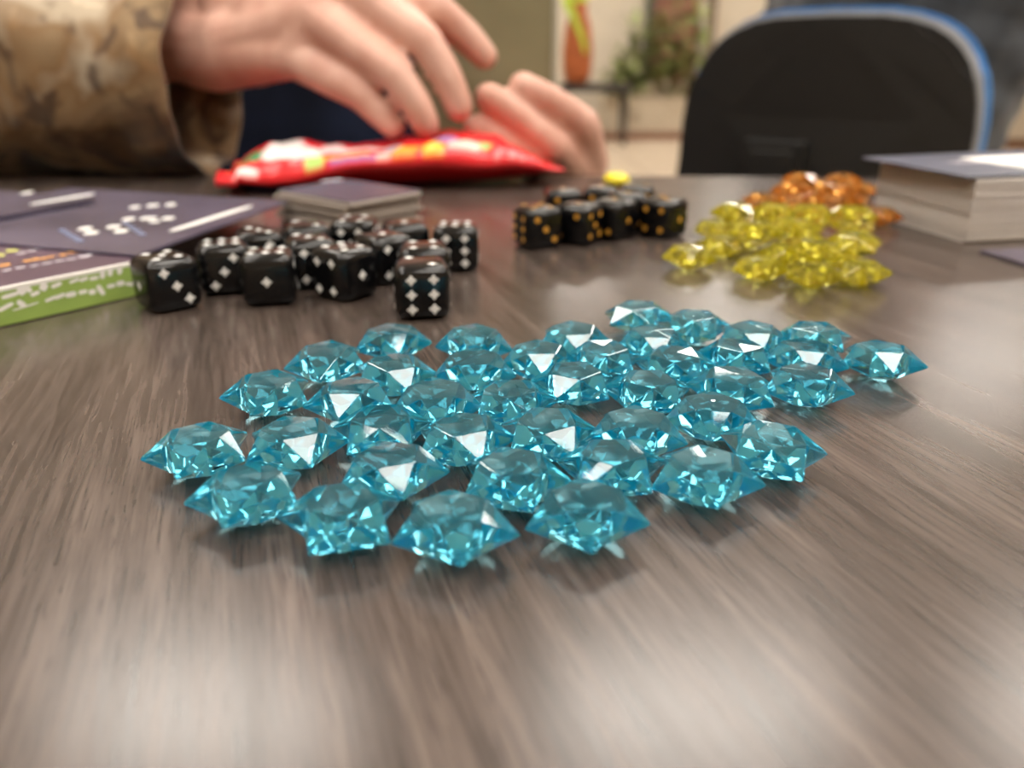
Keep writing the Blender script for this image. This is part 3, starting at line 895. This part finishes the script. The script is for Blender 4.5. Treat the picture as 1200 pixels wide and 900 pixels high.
# right arm (camera left) to the hand over the table
wr = PD(203, 42, .500); el = Z(-.497, .558, .070); shd = Z(-.425, .90, .305)
chain(bm, [(shd, .060), (el, .043), (el.lerp(wr, .35), .042), (el.lerp(wr, .8), .030), (wr, .027)])
def J(px, py, dpt, r): return (PD(px, py, dpt), r)
palm_lo = J(250, 62, .492, .024); palm_hi = J(255, 5, .497, .026)
pk, rk, mk, ik = J(345, 66, .468, .0130), J(366, 18, .458, .0135), J(398, -22, .458, .0140), J(428, -52, .468, .0135)
chain(bm, [(wr, .027), palm_lo, pk]); chain(bm, [(wr, .027), palm_hi, mk]); chain(bm, [palm_lo, rk]); chain(bm, [palm_hi, rk]); chain(bm, [palm_hi, ik])
chain(bm, [pk, rk, mk, ik]); chain(bm, [J(300, 62, .48, .020), J(310, 15, .478, .022), J(330, -25, .48, .021)])
chain(bm, [pk, J(422, 110, .455, .0095), J(447, 134, .457, .0085), J(461, 148, .460, .0076)])
chain(bm, [rk, J(462, 86, .444, .0102), J(487, 121, .448, .0093), J(499, 146, .453, .0084)])
chain(bm, [mk, J(498, 48, .447, .0106), J(525, 93, .452, .0095), J(538, 126, .458, .0086)])
chain(bm, [ik, J(512, 14, .462, .0112), J(546, 42, .472, .0098), J(568, 66, .480, .0084)])
chain(bm, [J(250, 0, .515, .024), J(330, -50, .525, .015), J(400, -62, .530, .0125), J(455, -50, .528, .0105)])
# left arm and the curled hand behind the table edge
sh2 = Z(-.090, .89, .300); el2 = Z(-.040, .86, .02); wr2 = Z(.035, .640, -.010)
chain(bm, [(sh2, .058), (el2, .042), (el2.lerp(wr2, .4), .040), (wr2, .027)])
def JY(px, py, y, r): return (PY(px, py, y), r)
A0, B0, C0 = JY(694, 192, .556, .0120), JY(682, 203, .553, .0120), JY(668, 208, .552, .0115)
chain(bm, [(wr2, .027), (wr2.lerp(A0[0], .6), .020), A0]); chain(bm, [(wr2, .027), (wr2.lerp(C0[0], .6), .020), C0]); chain(bm, [A0, B0, C0])
chain(bm, [A0, JY(684, 146, .530, .0108), JY(645, 119, .520, .0100), JY(612, 101, .515, .0090)])
chain(bm, [B0, JY(650, 173, .518, .0108), JY(606, 138, .511, .0100), JY(573, 113, .508, .0090)])
chain(bm, [C0, JY(622, 184, .517, .0100), JY(585, 167, .510, .0094), JY(557, 150, .508, .0084)])
chain(bm, [(wr2, .022), JY(690, 225, .575, .013), JY(650, 218, .556, .0110), JY(622, 208, .548, .0095)])
body = remeshed('body', bm, M['skin'], None, .0024, 4); adopt(body, pr)
q = empty('tmp'); bpy.data.objects.remove(q)
def face_for(root, c, f):
    before = set(bpy.data.objects)
    face_parts(root, c, f)
    for o in set(bpy.data.objects) - before:
        if o.parent == root: o.matrix_parent_inverse = Matrix.Translation(-root.location)
face_for(pr, hc, fw)
# clothing
bm = nb()
for s in (-1, 1):
    chain(bm, [(Z(-.25 + s * .06, .875, -.20), .128), (Z(-.25 + s * .06, .865, .0), .124), (Z(-.25 + s * .06, .865, .22), .118)])
o = remeshed('shirt', bm, M['navy'], None, .008, 3, lambda c: noise.noise(c * 18) * .006); adopt(o, pr)
bm = nb()
for s in (-1, 1):
    chain(bm, [(Z(-.25 + s * .085, .925, -.16), .125), (Z(-.25 + s * .085, .915, .05), .124), (Z(-.25 + s * .09, .912, .22), .122), (Z(-.25 + s * .15, .90, .31), .078)])
    ball(bm, Z(-.25 + s * .07, .91, .37), .055)
o = remeshed('jacket', bm, M['camo'], None, .007, 4, lambda c: noise.noise(c * 20) * .006); adopt(o, pr)


def sleeve(name, pts, m, parent, nring=60, nseg=40, fold=.006, seed=0.0, ell=1.0):
    """hollow cloth tube through [(point, radius)], open at the last point"""
    P_ = [Vector(p) for p, r in pts]; Rr = [r for p, r in pts]
    L = [0]
    for k in range(1, len(P_)): L.append(L[-1] + (P_[k] - P_[k - 1]).length)
    bm = nb(); rings = []
    def at(s):
        for k in range(1, len(P_)):
            if s <= L[k] or k == len(P_) - 1:
                t = (s - L[k - 1]) / (L[k] - L[k - 1]); return P_[k - 1].lerp(P_[k], t), Rr[k - 1] + (Rr[k] - Rr[k - 1]) * t
    prev = None
    for i in range(nring + 1):
        s = L[-1] * i / nring
        c, r = at(s); a, _ = at(max(0, s - .045)); b_, _ = at(min(L[-1], s + .045))
        tg = (b_ - a).normalized()
        x = tg.cross(UP); x.normalize(); y = x.cross(tg); y.normalize()
        c = (a + b_ + c * 2) / 4 if 0 < i < nring else c
        rg = []
        for k in range(nseg):
            an = 2 * math.pi * k / nseg
            f = noise.noise(Vector((math.cos(an) * 1.6 + seed, math.sin(an) * 1.6, s * 34))) + .6 * noise.noise(Vector((math.cos(an) * 3 + seed, math.sin(an) * 3, s * 70 + 4)))
            rr = r + fold * f
            rg.append(bm.verts.new(c + x * (math.cos(an) * rr) + y * (math.sin(an) * rr * ell)))
        rings.append(rg)
    for i in range(nring):
        for k in range(nseg):
            bm.faces.new((rings[i][k], rings[i][(k + 1) % nseg], rings[i + 1][(k + 1) % nseg], rings[i + 1][k]))
    bm.faces.new(rings[0])
    o = obj(name, bm, m, None, True)
    md = o.modifiers.new('thick', 'SOLIDIFY'); md.thickness = .0016; md.offset = -1
    return adopt(o, parent)


cuff = PD(242, 90, .494)
sleeve('jacket_sleeve', [(shd + Vector((.05, 0, -.02)), .085), (shd, .088), (el + Vector((-.01, .01, .0)), .080), (el.lerp(cuff, .5) + Vector((0, 0, .004)), .068), (cuff, .0555)], M['camo'], pr, 90, 56, .0065, .4, 1.04)
sleeve('jacket_sleeve', [(sh2 + Vector((-.05, 0, -.02)), .080), (sh2, .082), (el2, .062), (el2.lerp(wr2, .5), .052), (el2.lerp(wr2, .90), .042)], M['camo'], pr, 70, 40, .005, 3.4)
bm = nb()
for s in (-1, 1):
    chain(bm, [(Z(-.25 + s * .08, .91, -.215), .110), (Z(-.25 + s * .13, .75, -.205), .085), (Z(-.25 + s * .20, .50, -.20), .072), (Z(-.25 + s * .20, .51, -.45), .066), (Z(-.25 + s * .20, .525, -.66), .060)])
o = remeshed('trousers', bm, M['denim'], None, .009, 3); adopt(o, pr)
for s in (-1, 1):
    bm = nb(); chain(bm, [(Z(-.25 + s * .20, .54, -.695), .042), (Z(-.25 + s * .20, .41, -.702), .036)])
    for v_ in bm.verts: v_.co.z = max(v_.co.z, .002)
    o = remeshed('shoe', bm, M['shoe'], None, .006, 3); adopt(o, pr)

# person on the office chair, back to the camera
p2 = empty('person', (.56, 1.42, 0), 0)
tag(p2, 'person in charcoal fleece sitting on the office chair, back to the table', 'person')
h2 = Z(.66, 1.46, .585); f2 = (0, 1, 0)
bm = nb()
head_shapes(bm, h2, f2)
chain(bm, [(Z(.65, 1.43, .40), .058), (Z(.66, 1.44, .52), .058)])
for s in (-1, 1):
    chain(bm, [(Z(.56 + s * .07, 1.42, -.20), .12), (Z(.60 + s * .06, 1.41, .0), .11), (Z(.64 + s * .08, 1.42, .22), .115), (Z(.65 + s * .14, 1.42, .31), .065), (Z(.65, 1.43, .40), .058)])
    chain(bm, [(Z(.55 + s * .10, 1.44, -.21), .085), (Z(.52 + s * .13, 1.84, -.20), .062), (Z(.52 + s * .13, 1.86, -.45), .052), (Z(.52 + s * .13, 1.85, -.66), .04), (Z(.52 + s * .13, 1.95, -.70), .03)])
arms2 = {1: (Z(.80, 1.42, .30), Z(.815, 1.42, .105), Z(.72, 1.66, .03)), -1: (Z(.475, 1.42, .30), Z(.43, 1.50, .05), Z(.50, 1.72, .03))}
for s, (a, b_, c) in arms2.items():
    chain(bm, [(a, .058), (b_, .044), (c, .028), (c + Vector((-.02 * s, .06, -.005)), .024)])
    h0 = c + Vector((-.02 * s, .07, -.005))
    for k in range(4):
        st = h0 + Vector((-.026 + .017 * k, .02, 0)); chain(bm, [(st, .0095), (st + Vector((0, .036, -.004)), .0088), (st + Vector((0, .056, -.018)), .0078)])
    chain(bm, [(h0 + Vector((-.03 * s, -.02, 0)), .012), (h0 + Vector((-.048 * s, .02, -.008)), .009)])
o = remeshed('body', bm, M['skin'], None, .0055, 4); adopt(o, p2)
face_for(p2, h2, f2)
bm = nb()
for s in (-1, 1):
    chain(bm, [(Z(.57 + s * .060, 1.42, -.17), .125), (Z(.61 + s * .065, 1.41, .0), .128), (Z(.64 + s * .085, 1.42, .22), .132), (Z(.65 + s * .14, 1.42, .31), .080)])
    a, b_, c = arms2[s]
    chain(bm, [(a, .070), (b_, .058), (b_.lerp(c, .5), .056), (b_.lerp(c, .92), .044)])
chain(bm, [(Z(.65, 1.425, .36), .072), (Z(.655, 1.43, .43), .068)])
o = remeshed('fleece', bm, M['charcoal'], None, .007, 4, lambda c: noise.noise(Vector((c.x * 14, c.y * 14, c.z * 22))) * .012); adopt(o, p2)
bm = nb()
for s in (-1, 1):
    chain(bm, [(Z(.56 + s * .08, 1.43, -.205), .115), (Z(.53 + s * .12, 1.66, -.195), .085), (Z(.52 + s * .13, 1.84, -.20), .072), (Z(.52 + s * .13, 1.86, -.45), .064), (Z(.52 + s * .13, 1.85, -.66), .058)])
o = remeshed('trousers', bm, M['denim'], None, .009, 3); adopt(o, p2)
for s in (-1, 1):
    bm = nb(); chain(bm, [(Z(.52 + s * .13, 1.84, -.695), .042), (Z(.52 + s * .13, 1.97, -.702), .036)])
    for v_ in bm.verts: v_.co.z = max(v_.co.z, .002)
    o = remeshed('shoe', bm, M['shoe'], None, .006, 3); adopt(o, p2)

p2.rotation_euler = (0, 0, R(-33)); p2.location = (.560, 1.385, 0)

# ------------------------------------------------------------------ far background
def leaf(bm, base, dirv, ln, wd, droop):
    d_ = Vector(dirv).normalized(); sd_ = d_.cross(UP)
    if sd_.length < .01: sd_ = Vector((1, 0, 0))
    sd_.normalize(); pv = None
    for k in range(5):
        t = k / 4; c = Vector(base) + d_ * (ln * t) + Vector((0, 0, -droop * t * t)); ww = wd * math.sin(math.pi * (.12 + .86 * t)) * .5
        a, b_ = bm.verts.new(c - sd_ * ww), bm.verts.new(c + sd_ * ww)
        if pv: bm.faces.new((pv[0], pv[1], b_, a))
        pv = (a, b_)


rg = random.Random(11)
pl = empty('planter', (1.46, 8.75, 0))
tag(pl, 'long cream planter trough on brown plinth with bushy green plants and cream flowers', 'planter')
bm = nb(); box(bm, (0, 0, .0355), (1.10, .44, .07), bev=.006); obj('plinth', bm, M['plinth'], pl)
bm = nb(); box(bm, (0, 0, .25), (1.04, .38, .36), bev=.02); obj('trough', bm, M['planter'], pl)
bm = nb(); box(bm, (0, 0, .432), (.96, .30, .012)); obj('soil', bm, M['soil'], pl)
bm = nb()
for k in range(760):
    x = rg.uniform(-.42, .50); y = rg.uniform(-.14, .14); z = .44 + abs(rg.gauss(0, .33)) * (1.3 if x > -.25 else .6)
    leaf(bm, (x, y, z), (rg.gauss(0, 1), rg.gauss(0, 1), rg.uniform(-.1, .9)), rg.uniform(.14, .28), rg.uniform(.04, .08), rg.uniform(.02, .10))
o = obj('foliage', bm, M['leaf'], pl); o['kind'] = 'stuff'
bm = nb()
for k in range(16): frustum(bm, (rg.uniform(-.4, .45), rg.uniform(-.1, .1), .43), .006, (rg.uniform(-.4, .45), rg.uniform(-.1, .1), rg.uniform(.6, .95)), .003, 6)
obj('stems', bm, M['leaf'], pl)
for k in range(40):
    bm = nb(); c = Vector((rg.uniform(-.46, .52), rg.uniform(-.20, -.10), rg.uniform(.20, .60)))
    for j in range(6):
        a = j * math.pi / 3; leaf(bm, c, (math.cos(a), -.5, math.sin(a)), .055, .05, .01)
    ball(bm, c + Vector((0, -.012, 0)), .014, (1, 1, 1), 1)
    obj('flower', bm, M['petal'], pl)

sf = empty('low_table', (.80, 8.15, 0))
tag(sf, 'low dark side table in front of the far wall carrying the terracotta vase', 'table')
bm = nb(); box(bm, (0, 0, .525), (.66, .40, .07), bev=.006); obj('top', bm, M['darkwood'], sf)
for x in (-.29, .29):
    for y in (-.16, .16):
        bm = nb(); frustum(bm, (x, y, .0005), .015, (x, y, .49), .022, 10); obj('leg', bm, M['darkwood'], sf)
vz = empty('vase', (.62, 8.10, .5602))
tag(vz, 'tall terracotta vase with drooping lime-green strap leaves on the low dark table', 'vase')
bm = nb(); prof = [(.0, 0), (.10, 0), (.135, .10), (.145, .28), (.12, .50), (.075, .62), (.085, .70), (.072, .70), (.062, .62)]
prev = None
for r_, z_ in prof:
    rgv = [bm.verts.new((r_ * math.cos(2 * math.pi * k / 28), r_ * math.sin(2 * math.pi * k / 28), z_)) for k in range(28)] if r_ > 0 else [bm.verts.new((0, 0, z_))]
    if prev:
        for k in range(28):
            if len(prev) == 1: bm.faces.new((prev[0], rgv[(k + 1) % 28], rgv[k]))
            else: bm.faces.new((prev[k], prev[(k + 1) % 28], rgv[(k + 1) % 28], rgv[k]))
    prev = rgv
obj('vase_body', bm, M['terracotta'], vz, True)
def strap(pts, wd):
    bm = nb(); pv = None
    for k, p in enumerate(pts):
        t = k / (len(pts) - 1); ww = wd * (.5 if k == 0 else .5 - .32 * t * t)
        a, b_ = bm.verts.new(Vector(p) - Vector((ww, 0, ww * .3))), bm.verts.new(Vector(p) + Vector((ww, 0, ww * .3)))
        if pv: bm.faces.new((pv[0], pv[1], b_, a))
        pv = (a, b_)
    return obj('leaf', bm, M['lime'], vz)
strap([(-.02, 0, .60), (-.10, -.08, .78), (-.13, -.15, .72), (-.06, -.18, .58), (.02, -.19, .42), (.06, -.19, .27)], .085)
strap([(.02, 0, .60), (.08, .06, .85), (.15, .10, .92), (.23, .12, .84)], .06)
strap([(0, .02, .60), (-.05, .08, .92), (-.14, .12, 1.0), (-.24, .14, .92)], .06)
strap([(0, -.01, .60), (.02, -.02, .95), (.05, -.06, 1.12), (.10, -.10, 1.16)], .05)
